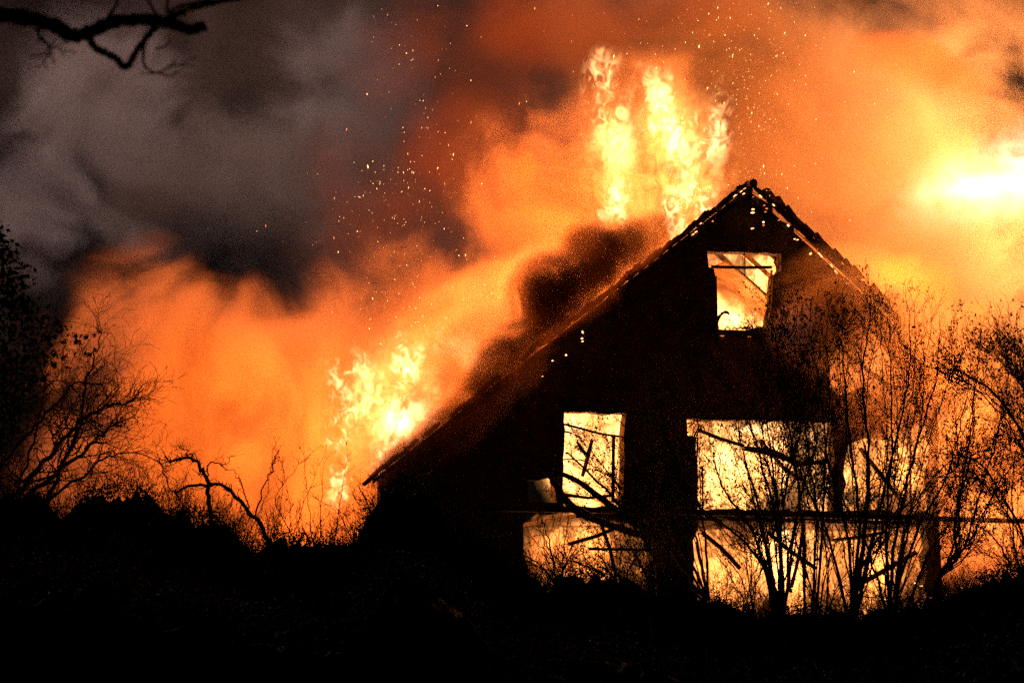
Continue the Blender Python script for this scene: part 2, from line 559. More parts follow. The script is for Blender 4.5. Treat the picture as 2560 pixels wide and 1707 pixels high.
fr = MB(); a = FP(1409, 1026, .01); b = FP(1568, 1031, .01); fr.box(a, b - a, UP * .05, NRM * -.1)
wl = fr.build('window', WOOD, house); wl['label'] = 'narrow window left of the big opening with beams fallen inside'
bar([(1411, 1060), (1450, 1070), (1500, 1084), (1560, 1092)], .03, 'fallen_batten', wl, off=-.4)
bar([(1411, 1078), (1422, 1080), (1430, 1084)], .022, 'fallen_batten', wl, off=-.3)
bar([(1480, 1100), (1470, 1140), (1456, 1190)], [.045, .06, .05], 'fallen_batten', wl, off=-.8)
bar([(1442, 1103), (1455, 1124), (1474, 1142)], [.03, .05, .03], 'fallen_batten', wl, off=-.9)
bar([(1534, 1090), (1533, 1170), (1532, 1255)], .045, 'mullion', wl, off=-.2)
bar([(1411, 1236), (1470, 1244), (1530, 1238)], .04, 'fallen_batten', wl, off=-.5)
fr = MB(); a = FP(1715, 1043, .01); b = FP(2090, 1051, .01); fr.box(a, b - a, UP * .05, NRM * -.1)
wb = fr.build('window', WOOD, house); wb['label'] = 'widest window opening, full of yellow fire behind the saplings'
bar([(1745, 1074), (1800, 1096), (1860, 1114)], .05, 'fallen_batten', wb, off=-1.2)
bar([(1860, 1120), (1930, 1130), (2000, 1160), (2084, 1150)], [.07, .1, .08, .05], 'fallen_batten', wb, off=-2)
bar([(1900, 1100), (1960, 1170), (1990, 1190)], .06, 'fallen_batten', wb, off=-2.3)
bar([(1756, 1165), (1757, 1275)], .02, 'mullion', wb, off=-.1)
bar([(1744, 1092), (1742, 1160), (1743, 1272)], .02, 'jamb', wb, PALE, off=-.05)
fr = MB(); a = FP(2222, 1060, .01); b = FP(2332, 1063, .01); fr.box(a, b - a, UP * .05, NRM * -.1)
wr = fr.build('window', WOOD, house); wr['label'] = 'rightmost window, half hidden behind tall bushes'
bar([(2276, 1063), (2276, 1282)], .03, 'mullion', wr, off=-.15)

for (x0, y0, x1, y1, r_, o_) in ((1920, 1330, 2040, 1420, .06, -1.5), (2010, 1310, 1975, 1480, .05, -1), (2080, 1350, 2210, 1330, .05, -2), (1755, 1330, 1850, 1420, .06, -1.2), (1420, 1360, 1560, 1310, .05, -.9), (1500, 1300, 1540, 1440, .05, -1.4), (2130, 1470, 2290, 1380, .07, -1.3), (2150, 1120, 2260, 1260, .06, -1.4), (2240, 1480, 2262, 1320, .05, -.9), (2100, 870, 2230, 970, .06, -.8)):
    bar([(x0, y0), ((x0 + x1) / 2 + random.uniform(-6, 6), (y0 + y1) / 2 + random.uniform(-6, 6)), (x1, y1)], r_, 'fallen_beam', house, off=o_)
# balcony beam across the front, with posts and struts
for (x0, y0, x1, y1) in ((1190, 1263, 1705, 1273), (1707, 1273, 2140, 1284), (2142, 1284, 2600, 1297)):
    mb = MB(); a = FP(x0, y0, 1.1); b = FP(x1, y1, 1.1); mb.box(a, b - a, UP * -.12, NRM * -.2); mb.build('balcony_beam', WOOD, house)
for x in (1232, 1640):
    mb = MB(); a = FP(x, 1285, 1.05); mb.box(Vector((a.x, a.y, 0)), U * .11, UP * (a.z - .02), NRM * -.11); mb.build('post', WOOD, house)
ray_quad('balcony_rail', uz(1440, 1300)[0], uz(1640, 1300)[0], uz(1500, 1380)[1], uz(1500, 1380)[1] + .07, .9, .06, WOOD)
mb = MB(); mb.tube([FP(1633, 1290, 1.2), FP(1634, 1440, 1.2)], [.035, .035], 6); mb.build('downpipe', PALE, house)

# ------------------------------------------------------------------ smoke
bpy.ops.mesh.primitive_ico_sphere_add(subdivisions=3, radius=1)
_b = bpy.context.object; BALL = _b.data; bpy.data.objects.remove(_b)
lumpy = {}
def ball(m, seed):
    key = (m.name, seed)
    if key not in lumpy:
        me = BALL.copy(); me.name = 'puff'
        me.materials.clear(); me.materials.append(m)
        for v in me.vertices:
            v.co *= .93 + .07 * mn.noise(v.co * 1.8 + Vector((seed * 5, 0, 0)))
        lumpy[key] = me
    return lumpy[key]


def puff(parent, px, py, Y, rx, ry, m, name='smoke_puff', rd=None, tilt=0.0, seed=0):
    o = bpy.data.objects.new(name, ball(m, seed))
    C.objects.link(o)
    k = Y / F
    o.location = P(px, py, Y); o.scale = (rx * k, (rd or (rx + ry) / 2) * k, ry * k)
    o.rotation_euler = (0, math.radians(tilt), 0)
    o.parent = parent
    o.matrix_parent_inverse = Matrix.Translation(-parent.location)
    return o


SM = [smoke_mat('smoke', .30, .20, 1.35, .5, 0, bias=.82), smoke_mat('smoke', .28, .17, 1.4, .55, 1.3, bias=.82), smoke_mat('smoke', .36, .28, 1.3, .5, 2.1, bias=.8)]
THIN = smoke_mat('thin_smoke', .10, .2, 1.2, .8, 3.2, g=.5)
HAZE = smoke_mat('smoke_haze', .45, .42, 1.3, .6, 6.6, bias=.9)
MAUVE = smoke_mat('pale_smoke', .17, .19, 1.7, .7, 7.7, alb=(.74, .62, .62), g=.55, detail=5)
MAUVE2 = smoke_mat('pale_smoke', .12, .17, 1.3, .8, 2.9, alb=(.74, .62, .6), g=.5, bias=.85)
RED = smoke_mat('brown_smoke', .12, .17, 1.4, .7, 8.3, alb=(.55, .30, .2), detail=5)
VAST = smoke_mat('drifting_smoke', .035, .07, 1.3, .7, 6.2, alb=(.7, .5, .45), g=.3, detail=4)
DENSE = smoke_mat('shaded_smoke', 3.6, .75, 1.3, .8, 4.4, alb=(.34, .20, .13), bias=1.12)  # low albedo stands in for the gable's shade on this smoke
VEIL = smoke_mat('smoke_veil', 1.3, .42, 1.2, .6, 5.4, bias=.95)
BROWN = smoke_mat('brown_billow', .5, .3, 1.3, .5, 9.1, alb=(.5, .27, .16))
BROWN2 = smoke_mat('brown_veil', .10, .2, 1.5, .7, 10.3, alb=(.45, .2, .1), bias=.9)
def plume(label, px, py, Y, puffs, cat='smoke'):
    e = empty('smoke_plume', P(px, py, Y), label, cat, 'plumes of smoke rising from the fire')
    for q in puffs: puff(e, *q)
    return e
plume('orange lit smoke bank low on the left behind the bare trees', 550, 900, 74, [
    (350, 900, 75, 300, 370, SM[0]), (560, 950, 74, 360, 330, SM[2]), (760, 1020, 72, 420, 330, SM[1]), (1000, 900, 74, 380, 400, SM[2]), (380, 1180, 75, 420, 300, SM[0]), (840, 1220, 71, 460, 280, SM[1])])
plume('grey mauve smoke high on the left behind the overhanging branch', 300, 300, 110, [
    (270, 330, 112, 330, 420, MAUVE), (620, 520, 108, 520, 330, MAUVE, 'smoke_puff', 6), (60, 520, 116, 280, 300, MAUVE), (880, 250, 112, 330, 330, MAUVE), (450, 450, 104, 380, 300, MAUVE2), (780, 420, 106, 360, 260, MAUVE2), (230, 250, 106, 230, 230, MAUVE2), (330, 650, 104, 300, 200, MAUVE, 'smoke_puff', 4)])
plume('dark red smoke drifting above the middle of the picture', 1150, 350, 84, [
    (1150, 150, 88, 480, 400, RED), (1000, 580, 82, 400, 360, RED), (1200, 480, 80, 380, 400, RED), (1600, 120, 84, 420, 320, SM[0]), (1300, 30, 84, 300, 300, RED), (1400, 60, 76, 320, 170, BROWN2), (1750, 30, 76, 300, 110, BROWN2), (1130, 400, 76, 200, 220, BROWN2)])
plume('bright orange smoke billow left of the tall roof flames', 1330, 500, 70, [
    (1340, 480, 71, 280, 330, SM[2]), (1400, 680, 69, 300, 260, SM[1]), (1600, 460, 71, 320, 420, SM[2]), (1210, 840, 68, 320, 320, SM[1])])
plume('glowing yellow smoke filling the air right of the gable', 2200, 500, 78, [
    (1820, 180, 82, 460, 400, SM[1]), (2080, 430, 80, 480, 480, SM[0]), (2380, 700, 78, 460, 400, SM[2]), (2330, 180, 86, 460, 340, SM[2]), (2480, 950, 72, 400, 340, SM[2]), (2160, 850, 72, 380, 340, SM[0])])
plume('orange brown smoke low at the right edge behind the thicket', 2500, 1200, 60, [
    (2480, 1150, 60, 260, 260, SM[2]), (2560, 1350, 58, 280, 260, SM[0]), (2400, 1380, 59, 220, 180, SM[2])])
plume('vast thin smoke drifting over everything far behind', 1280, 300, 125, [(1280, 350, 130, 2300, 1250, VAST, 'smoke_puff', 800)])
plume('smoke coloured dark for shade, spilling over the left slope of the roof', 1450, 700, 47, [
    (1410, 745, 47.4, 250, 125, DENSE, 'smoke_puff', 80, -38), (1560, 625, 48.2, 190, 85, DENSE, 'smoke_puff', 70, -34), (1290, 890, 47, 240, 110, DENSE, 'smoke_puff', 80, -42), (1480, 640, 48.4, 110, 120, DENSE, 'smoke_puff', 70, -10), (1160, 1040, 46.8, 220, 90, DENSE, 'smoke_puff', 70, -42), (1010, 1150, 46.6, 150, 55, DENSE, 'smoke_puff', 60, -38), (1360, 720, 47.6, 150, 110, DENSE, 'smoke_puff', 80, -30)])
plume('thin orange smoke curling in front of the right side of the gable', 2110, 800, 47, [
    (2090, 790, 48.8, 230, 210, VEIL), (2250, 950, 49.6, 270, 250, HAZE), (2420, 1150, 50, 260, 280, HAZE)])
plume('brown smoke patches drifting across the yellow glow on the right', 2300, 700, 66, [
    (2290, 700, 67, 190, 90, BROWN, 'smoke_puff', 90, 15), (2300, 160, 72, 300, 120, BROWN, 'smoke_puff', 120, 10), (2450, 780, 66, 120, 60, BROWN, 'smoke_puff', 60, 20)])
plume('brown smoke wisps drifting across the orange glow left of centre', 1300, 500, 64, [
    (1310, 420, 65, 60, 110, BROWN, 'smoke_puff', 60), (1140, 950, 56, 70, 50, BROWN, 'smoke_puff', 40)])
plume('orange smoke rolling down over the left eave', 1180, 950, 50, [
    (1160, 870, 48.0, 230, 130, VEIL, 'smoke_puff', 110, -42), (1080, 1020, 47.6, 190, 110, VEIL, 'smoke_puff', 90, -40), (1330, 700, 50, 160, 110, VEIL, 'smoke_puff', 90, -36), (1000, 1110, 47.6, 150, 75, VEIL, 'smoke_puff', 80, -38)])
#LAMPS

# ------------------------------------------------------------------ flames
WHITE = flame_mat('white_flame', (1, .50, .20), 11, 1.0, .565, .24, 0)
WHITE2 = flame_mat('white_flame', (1, .44, .15), 7, .9, .50, .28, 2.2)
YEL = flame_mat('yellow_flame', (1, .30, .06), 3.0, .8, .44, .28, 1.1)
LOW = flame_mat('low_fire', (1, .28, .055), 5.0, 1.1, .49, .26, 5.1, stretch=.7, base=.08, fade=.8)
ROOM = flame_mat('room_fire', (1, .37, .095), 8, 1.2, .50, .24, 3.1, stretch=.6, base=.05, fade=.8)
GLARE = flame_mat('fire_glare', (1, .62, .34), 2.4, .3, .44, .4, 4.1, stretch=1, fade=.0, base=.05)  # emission painted in as firelight scattered by the smoke
def fire(label, px, py, Y, tongues, lights=(), group='flames on the burning house'):
    e = empty('flame', P(px, py, Y), label, 'flame', group)
    for q in tongues: puff(e, *q[:5], q[5], 'flame_tongue', *q[6:])
    for l in lights: lamp('fire_or_fill_light', *l, parent=e)
    return e
fire('tallest white flame rising just left of the gable peak', 1720, 580, 58, [
    (1725, 520, 58, 115, 190, WHITE, 45, 10), (1685, 330, 59, 105, 190, WHITE, 45, -15), (1765, 345, 58.5, 85, 110, WHITE, 35, 15), (1630, 240, 60, 140, 110, WHITE2, 40, 30), (1800, 310, 59, 50, 170, WHITE2, 30, 5), (1690, 420, 58, 200, 330, YEL, 50, 0)],
    [(1720, 500, 61, 11000, 1.5), (1690, 300, 60, 3500, 1)])
fire('thin pale flame licking highest, left of the tallest one', 1510, 480, 60, [
    (1515, 240, 61, 90, 100, WHITE2, 35, 0), (1505, 170, 61, 65, 85, WHITE2, 30, 20), (1535, 350, 61, 90, 150, WHITE2, 35, -5), (1550, 525, 60, 90, 120, WHITE, 35, 10), (1545, 400, 60.5, 140, 270, YEL, 35)],
    [(1480, 450, 62, 7000, 1.5)])
fire('forked flame at the left end of the roof, above the twigs', 860, 1180, 58, [
    (890, 950, 59, 110, 105, WHITE, 40, 20), (930, 1000, 59, 90, 130, WHITE2, 35, 0), (875, 1080, 58.5, 100, 140, WHITE, 40, 20), (855, 1200, 58, 55, 100, WHITE, 25, 10), (895, 1050, 59, 150, 240, YEL, 30, 15)],
    [(760, 1000, 60, 9000, 1.5)])
fire('round yellow white fireball on the left slope of the roof', 1000, 1130, 57, [
    (1015, 1055, 57, 105, 115, WHITE, 55, 0), (985, 1140, 57, 95, 80, WHITE, 35, -30), (1020, 920, 58, 95, 110, WHITE, 40, 0), (995, 850, 58, 45, 75, WHITE2, 25, 10), (1000, 1000, 58, 160, 260, YEL, 40, 0)],
    [(980, 1000, 60, 5000, 1.5), (470, 900, 62, 13000, 2), (620, 1130, 62, 9000, 2), (1080, 820, 51, 3000, 1.3)])  # lamps after the first have no flame, added to brighten the left smoke
fire('small curling flames beside the fireball, near the smoke', 1120, 880, 59, [
    (1100, 860, 59, 105, 65, WHITE2, 28, 0), (1160, 880, 59, 95, 70, WHITE2, 25, 30), (1090, 960, 58, 120, 100, YEL, 30, 20), (1110, 940, 57, 50, 60, WHITE2, 20, 0), (1075, 1020, 56, 70, 90, WHITE2, 25, -20), (1095, 965, 58, 20, 30, WHITE, 15, 20)])
fire('line of flames burning along the lower left rake', 950, 1190, 54, [
    (960, 1170, 54, 65, 14, WHITE, 10, -38), (1098, 1112, 53.5, 40, 55, WHITE, 15, -20), (1010, 1150, 53.5, 110, 35, YEL, 15, -40), (1075, 1165, 54, 45, 10, YEL, 8, -38), (825, 1235, 56, 45, 12, YEL, 10, -50), (905, 1215, 54, 40, 12, WHITE, 10, -38)])
fire('flames burning inside the tall gable window', 1850, 820, 54, [
    (1850, 800, 53.6, 60, 35, WHITE, 20, 0), (1838, 765, 53.8, 28, 50, YEL, 15, 0), (1900, 715, 54.5, 60, 20, YEL, 15, 25), (1860, 740, 55.5, 170, 200, ROOM, 60)],
    [(1865, 770, 53.2, 700, .4, (1, .32, .08)), (1840, 650, 54, 250, .3, (1, .32, .08))])
fire('fierce fire behind the narrow window and the doorway below it', 1480, 1300, 54, [
    (1475, 1140, 53, 160, 190, ROOM, 70), (1440, 1070, 52.5, 50, 60, WHITE, 30), (1480, 1380, 53, 210, 150, LOW, 70), (1440, 1360, 52.6, 60, 70, YEL, 30), (1530, 1200, 53, 80, 60, YEL, 40)],
    [(1470, 1150, 52, 900, .4, (1, .32, .08)), (1470, 1350, 52, 500, .4, (1, .32, .08))])
fire('sheet of yellow fire filling the widest window', 1910, 1250, 55, [
    (1820, 1160, 54, 190, 180, ROOM, 80), (2010, 1160, 54.5, 190, 180, ROOM, 80), (1850, 1075, 54, 150, 30, WHITE, 40), (1990, 1090, 55, 110, 50, WHITE, 40), (1900, 1200, 55, 170, 90, YEL, 60)],
    [(1850, 1150, 53, 900, .4, (1, .32, .08)), (2030, 1150, 53.4, 900, .4, (1, .32, .08))])
fire('fire behind the rightmost window', 2280, 1180, 56, [
    (2240, 1170, 56, 150, 140, LOW, 70), (2270, 1110, 55.5, 75, 80, WHITE, 30), (2170, 900, 57, 150, 100, YEL, 60), (2420, 1050, 55, 130, 190, YEL, 40), (2480, 1280, 55, 120, 120, LOW, 40)], [(2270, 1130, 54.6, 700, .4, (1, .32, .08))])
fire('low fire burning through the ground floor openings at right', 2060, 1400, 55, [
    (1810, 1410, 54, 150, 160, LOW, 70), (1960, 1350, 54.5, 60, 80, WHITE, 40), (2100, 1410, 55, 270, 170, LOW, 80), (1960, 1380, 54, 110, 130, ROOM, 50), (2110, 1460, 55, 60, 50, WHITE, 30)],
    [(1960, 1400, 53, 600, .4, (1, .32, .08)), (2110, 1420, 53.5, 600, .4, (1, .32, .08))])
fire('glowing gas standing in for the glare of a hidden fire at the far right', 2470, 450, 80, [
    (2620, 400, 74, 520, 170, GLARE, 150, -20), (2480, 460, 73, 300, 50, GLARE, 100, -8)], [(2700, 430, 79, 26000, 2.5, (1, .38, .09)), (2080, 350, 60, 9000, 2, (1, .27, .035)), (2250, 700, 66, 7000, 2, (1, .32, .05)), (2420, 1150, 57, 1500, 1), (2260, 760, 51.5, 900, .5), (2380, 950, 50.6, 700, .5), (2250, 60, 70, 5000, 3, (1, .26, .04))], 'glare and added light at the far right')  # lamps after the first are added to light up the smoke on the right

# ------------------------------------------------------------------ sparks
def sparks(spec, label, m, dim):
    for mat, part in ((m, 0), (dim, 1)):
        mb = MB()
        for gx, gy, sx, sy, n, big in spec:
            for i in range(n // 2):
                x = random.gauss(gx, sx); y = random.gauss(gy, sy)
                if not (0 < x < 2600 and -60 < y < 900): continue
                if y > 460 + abs(x - 1868) * .85 - 12 and x > 1200: continue
                Y = random.uniform(47, 57) if x > 1300 else random.uniform(48, 56)
                c = P(x, y, Y); r = Y / F * random.choice((.5, .6, .75, 1.1)) * big
                if random.random() < .06: r *= 1.7
                ln_ = random.uniform(1, 4.5)
                d = Vector((random.gauss(.12, .25), random.gauss(0, .2), 1)).normalized()
                a = d.cross(Vector((0, 1, 0))).normalized() * r; b = d.cross(a).normalized() * r
                q = len(mb.v)
                mb.v += [c + d * r * ln_, c - d * r * ln_, c + a, c + b, c - a, c - b]
                mb.f += [(q, q + 2, q + 3), (q, q + 3, q + 4), (q, q + 4, q + 5), (q, q + 5, q + 2), (q + 1, q + 3, q + 2), (q + 1, q + 4, q + 3), (q + 1, q + 5, q + 4), (q + 1, q + 2, q + 5)]
        tag(mb.build('sparks', mat), label[part], kind='stuff')
sparks([(1860, 130, 90, 130, 300, .85), (1890, 380, 55, 140, 150, .85), (1980, 220, 170, 160, 110, .85), (1600, 120, 130, 100, 60, 1), (2000, 420, 90, 120, 40, 1)],
       ('bright sparks streaming up over the gable peak', 'faint sparks streaming up over the gable peak'), SPARK, SPARK_DIM)
sparks([(1010, 500, 85, 75, 100, .85), (1060, 660, 110, 100, 120, .8), (1030, 100, 70, 90, 30, 1), (1080, 330, 90, 120, 70, 1), (1030, 780, 80, 50, 60, 1), (800, 560, 130, 90, 16, 1)],
       ('bright sparks scattered through the dark smoke on the left', 'faint sparks scattered through the dark smoke on the left'), SPARK, SPARK_DIM)

# ------------------------------------------------------------------ branches
def smooth(pts, sub=5, jit=.0):
    out = []
    n = len(pts)
    for i in range(n - 1):
        p0 = pts[max(i - 1, 0)]; p1 = pts[i]; p2 = pts[i + 1]; p3 = pts[min(i + 2, n - 1)]
        for k in range(sub):
            t = k / sub
            q = .5 * ((2 * p1) + (-p0 + p2) * t + (2 * p0 - 5 * p1 + 4 * p2 - p3) * t * t + (-p0 + 3 * p1 - 3 * p2 + p3) * t ** 3)
            if jit and (i or k): q = q + Vector((random.gauss(0, jit), random.gauss(0, jit), random.gauss(0, jit)))
            out.append(q)
    out.append(pts[-1])
    return out


def twig(mb, lf, p, d, L, r, depth, leafy, wob=.25, lift=.12, leaf_size=.052, spread=.8):
    n = max(3, int(L / .09)); n = min(n, 9)
    pts = [p.copy()]; q = p.copy(); dd = d.normalized()
    step = L / n
    for i in range(n):
        dd = (dd + Vector((random.gauss(0, wob), random.gauss(0, wob), random.gauss(lift, wob))) * .5).normalized()
        q = q + dd * step; pts.append(q.copy())
        if depth > 0 and i > 0 and random.random() < .62:
            s = Vector((random.gauss(0, 1), random.gauss(0, 1), random.gauss(.3, .8))).normalized()
            twig(mb, lf, q, (dd + s * spread).normalized(), L * random.uniform(.3, .6), r * .6, depth - 1, leafy, wob, lift, leaf_size, spread)
        if lf is not None and random.random() < leafy:
            for _ in range(random.choice((1, 1, 2))):
                lf.leaf(q + Vector((random.gauss(0, .015), random.gauss(0, .015), -random.uniform(0, .03))), leaf_size * random.uniform(.6, 1.5))
    mb.tube(pts, [max(.0034, r * (1 - .7 * i / n)) for i in range(n + 1)], 3, False)


def stem(mb, lf, pts, r0, r1, tw=1.0, L=(.4, 1.1), leafy=.3, start=.25, depth=2, wob=.25, lift=.12, jit=.012, leaf_size=.052, nside=5, spread=.8):
    ps = smooth(pts, 6, jit * 1.2)
    n = len(ps)
    rad = [r0 + (r1 - r0) * (i / (n - 1)) ** .8 for i in range(n)]
    mb.tube(ps, rad, nside)
    total = sum((ps[i + 1] - ps[i]).length for i in range(n - 1))
    cnt = int(total * 5 * tw)
    for i in range(cnt):
        t = start + (1 - start) * random.random()
        k = min(int(t * (n - 1)), n - 2)
        p = ps[k].lerp(ps[k + 1], random.random())
        d = (ps[k + 1] - ps[k]).normalized()
        s = Vector((random.gauss(0, 1), random.gauss(0, 1), random.gauss(.1, .6))).normalized()
        l = random.uniform(*L) * (1.1 - .5 * t)
        twig(mb, lf, p, (d * .9 + s * .8).normalized(), l, max(.0065, rad[k] * .42), depth, leafy, wob, lift, leaf_size, spread)
    # fine leader
    twig(mb, lf, ps[-1], (ps[-1] - ps[-3]).normalized(), .25, r1, 1, leafy, wob, lift, leaf_size, spread)


def woody(name, label, cat, Y, stems, group, leafname='leaves', **kw):
    """stems: list of (list of (px, py[, dY]), r0, r1)"""
    b = stems[0][0][0]
    base = P(b[0], b[1], Y); base.z = 0
    e = empty(name, base, label, cat, group)
    lf = MB()
    if group == GS:
        extra = []
        for st in stems:
            jx = random.uniform(-45, 45); jy = random.uniform(-30, 90)
            for _r in range(2): extra.append(([(q[0] + (jx * (1 - 1.7 * _r)) * i / (len(st[0]) - 1) + random.uniform(-14, 14) * min(1, i), q[1] + jy * i / (len(st[0]) - 1)) for i, q in enumerate(st[0])], st[1] * .45, st[2]))
        stems = [(a[0], a[1] * 1.05) + tuple(a[2:]) for a in stems] + extra
    for s in stems:
        pts = [P(q[0], q[1], Y + (q[2] if len(q) > 2 else random.uniform(-.5, .5) * min(1, i))) for i, q in enumerate(s[0])]
        mb = MB()
        k2 = dict(kw); k2.update(s[3] if len(s) > 3 else {})
        stem(mb, lf if kw.get('leafy', .3) > 0 else None, pts, s[1], s[2], **k2)
        mb.build('stem', BARK, e)
    if lf.v:
        tag(lf.build(leafname, LEAF, e), kind='stuff')
    return e


GS = 'bare saplings growing in front of the house'
def fan(base, tips, bend=.18, r0=.03, r1=.006, via=None):
    out = []
    for i, (tx, ty) in enumerate(tips):
        bx, by = base
        bx += random.uniform(-18, 18)
        mx = bx + (tx - bx) * (.5 - bend) + random.uniform(-12, 12); my = by + (ty - by) * .45
        m2x = bx + (tx - bx) * (.8) + random.uniform(-8, 8); m2y = by + (ty - by) * .75
        k = random.uniform(.7, 1.25)
        out.append(([(bx, by), (mx, my), (m2x, m2y), (tx, ty)], r0 * k, r1))
    return out
woody('sapling', 'many stemmed sapling rising in front of the widest window', 'shrub', 44.0,
      fan((1945, 1530), [(1775, 1110), (1830, 1000), (1905, 880), (1955, 960), (2010, 900), (1700, 1180), (2050, 980), (1860, 1150)], r0=.042) +
      [([(1950, 1530), (1952, 1380), (1915, 1200), (1870, 1050), (1790, 930)], .055, .006)], GS, leafy=.16, tw=.95)
woody('sapling', 'tall leafy sapling whose top reaches past the right rake of the gable', 'shrub', 44.6,
      [([(2130, 1540), (2160, 1330), (2175, 1180), (2158, 950), (2175, 790), (2172, 705)], .06, .005),
       ([(2135, 1540), (2120, 1350), (2070, 1150), (2045, 930), (2010, 800)], .045, .005),
       ([(2140, 1540), (2185, 1330), (2235, 1120), (2275, 930), (2265, 730)], .05, .005),
       ([(2120, 1540), (2070, 1340), (2010, 1200), (1960, 1060), (1955, 900)], .04, .005),
       ([(2130, 1540), (2165, 1400), (2240, 1270), (2300, 1080), (2310, 860)], .045, .005),
       ([(2125, 1540), (2148, 1300), (2120, 1050), (2105, 860), (2110, 800)], .045, .005)], GS, leafy=.2, tw=.85)
woody('sapling', 'sapling with arching stems just right of the tallest leafy one', 'shrub', 43.4,
      [([(2225, 1540), (2240, 1340), (2290, 1120), (2340, 940), (2350, 790)], .05, .005),
       ([(2225, 1540), (2215, 1330), (2230, 1100), (2225, 900), (2215, 760)], .045, .005),
       ([(2230, 1540), (2290, 1340), (2370, 1180), (2410, 1020), (2430, 900)], .04, .005),
       ([(2220, 1540), (2160, 1350), (2100, 1230), (2050, 1090)], .035, .005),
       ([(2235, 1540), (2265, 1350), (2300, 1240), (2400, 1130), (2480, 1100)], .03, .005)], GS, leafy=.15, tw=.85)
woody('sapling', 'crooked sapling forking low down near the right edge', 'shrub', 42.5,
      [([(2320, 1560), (2350, 1440), (2385, 1385), (2390, 1280), (2420, 1130), (2440, 960), (2450, 850)], .055, .005),
       ([(2350, 1440), (2410, 1370), (2440, 1270), (2490, 1100), (2520, 930), (2500, 880)], .035, .005),
       ([(2350, 1440), (2380, 1380), (2400, 1260), (2395, 1130), (2385, 980)], .03, .005),
       ([(2350, 1440), (2420, 1360), (2480, 1240), (2560, 1120)], .03, .005)], GS, leafy=.15, tw=.85)
woody('sapling', 'thicket of arching branches reaching in from the right edge', 'shrub', 41.0,
      [([(2640, 1560), (2620, 1300), (2560, 1090), (2480, 980), (2400, 930), (2380, 925)], .06, .006),
       ([(2660, 1560), (2640, 1200), (2570, 1000), (2530, 930), (2470, 880)], .05, .006),
       ([(2600, 1560), (2560, 1350), (2500, 1230), (2440, 1150), (2330, 1130)], .04, .005),
       ([(2600, 1560), (2580, 1300), (2590, 1050), (2560, 900), (2530, 870)], .045, .005),
       ([(2580, 1560), (2520, 1400), (2470, 1330), (2400, 1290)], .03, .005),
       ([(2590, 1560), (2540, 1380), (2530, 1200), (2560, 1050)], .03, .005)], GS, leafy=.15, tw=1.1, L=(.5, 1.3))
woody('sapling', 'leafy sapling leaning across the narrow window on the left', 'shrub', 44.2,
      [([(1770, 1500), (1700, 1420), (1600, 1270), (1520, 1180), (1440, 1080)], .04, .005),
       ([(1770, 1500), (1720, 1380), (1640, 1200), (1580, 1080), (1490, 1010)], .035, .005),
       ([(1770, 1500), (1740, 1350), (1690, 1150), (1660, 1020), (1640, 920)], .035, .005),
       ([(1770, 1500), (1765, 1350), (1730, 1180), (1745, 1040), (1720, 880)], .035, .005),
       ([(1765, 1500), (1660, 1440), (1560, 1400), (1450, 1330)], .03, .005),
       ([(1765, 1500), (1700, 1380), (1640, 1300), (1540, 1230), (1410, 1200)], .03, .005)], GS, leafy=.25, tw=1.1)
woody('sapling', 'thin sapling twigs standing between the two lower windows', 'shrub', 45.2,
      fan((1650, 1500), [(1560, 1120), (1600, 1000), (1660, 960), (1540, 1300), (1700, 1060)], r0=.028), GS, leafy=.3, tw=.9)
woody('sapling', 'tangle of low twigs under the balcony beam at its left end', 'shrub', 45.5,
      fan((1400, 1470), [(1310, 1300), (1350, 1230), (1420, 1290), (1290, 1380), (1480, 1300), (1240, 1330)], r0=.022) +
      fan((1540, 1470), [(1480, 1330), (1560, 1300), (1620, 1330), (1400, 1380)], r0=.02), GS, leafy=.06, tw=.9, L=(.3, .8))
woody('sapling', 'slender sapling standing in front of the smoke below the gable window', 'shrub', 45.0,
      [([(2030, 1540), (2040, 1300), (2010, 1050), (1990, 880), (1995, 760)], .035, .004),
       ([(2010, 1540), (2000, 1250), (1960, 1000), (1940, 850), (1925, 780), (1900, 745)], .035, .004),
       ([(2040, 1540), (2060, 1250), (2075, 1000), (2065, 840), (2080, 740)], .035, .004)], GS, leafy=.3, tw=1.0)
woody('sapling', 'low bare twigs between the wide window and the right window', 'shrub', 44.9,
      fan((2060, 1540), [(1990, 1330), (2120, 1250), (2190, 1330), (2060, 1230), (2010, 1400)], r0=.024), GS, leafy=.04, tw=1.0)
woody('sapling', 'dense low twigs in front of the ground floor fire on the right', 'shrub', 44.7,
      fan((2250, 1540), [(2180, 1280), (2290, 1240), (2360, 1330), (2240, 1360), (2400, 1220), (2150, 1400)], r0=.022) + fan((1880, 1540), [(1800, 1330), (1860, 1280), (1930, 1340), (1980, 1300), (1820, 1440)], r0=.02), GS, leafy=.04, tw=1.0)

# the broken tree leaning over the balcony beam
bt_ = empty('fallen_tree', Vector((FP(1500, 1300, 1.5).x, FP(1500, 1300, 1.5).y, 0)), 'broken charred tree leaning over the balcony beam before the narrow window', 'tree')
def limb(pts, r0, r1, name='trunk'):
    mb = MB(); ps = smooth([FP(x, y, 1.6) for x, y in pts], 5, .012); n = len(ps)
    mb.tube(ps, [r0 + (r1 - r0) * i / (n - 1) for i in range(n)], 8)
    for i in range(8):
        k = random.randrange(n - 1)
        twig(mb, None, ps[k], Vector((random.gauss(0, 1), random.gauss(0, .4), random.gauss(.5, .6))), random.uniform(.2, .7), .012, 2, 0)
    mb.build(name, BARK, bt_)
limb([(1662, 1345), (1560, 1290), (1500, 1245), (1430, 1195), (1362, 1170)], .11, .05)
limb([(1700, 1480), (1640, 1400), (1590, 1320), (1540, 1250), (1470, 1180), (1415, 1130)], .06, .02, 'branch')
limb([(1470, 1290), (1425, 1262), (1390, 1215), (1358, 1165), (1332, 1138)], .12, .04, 'branch')
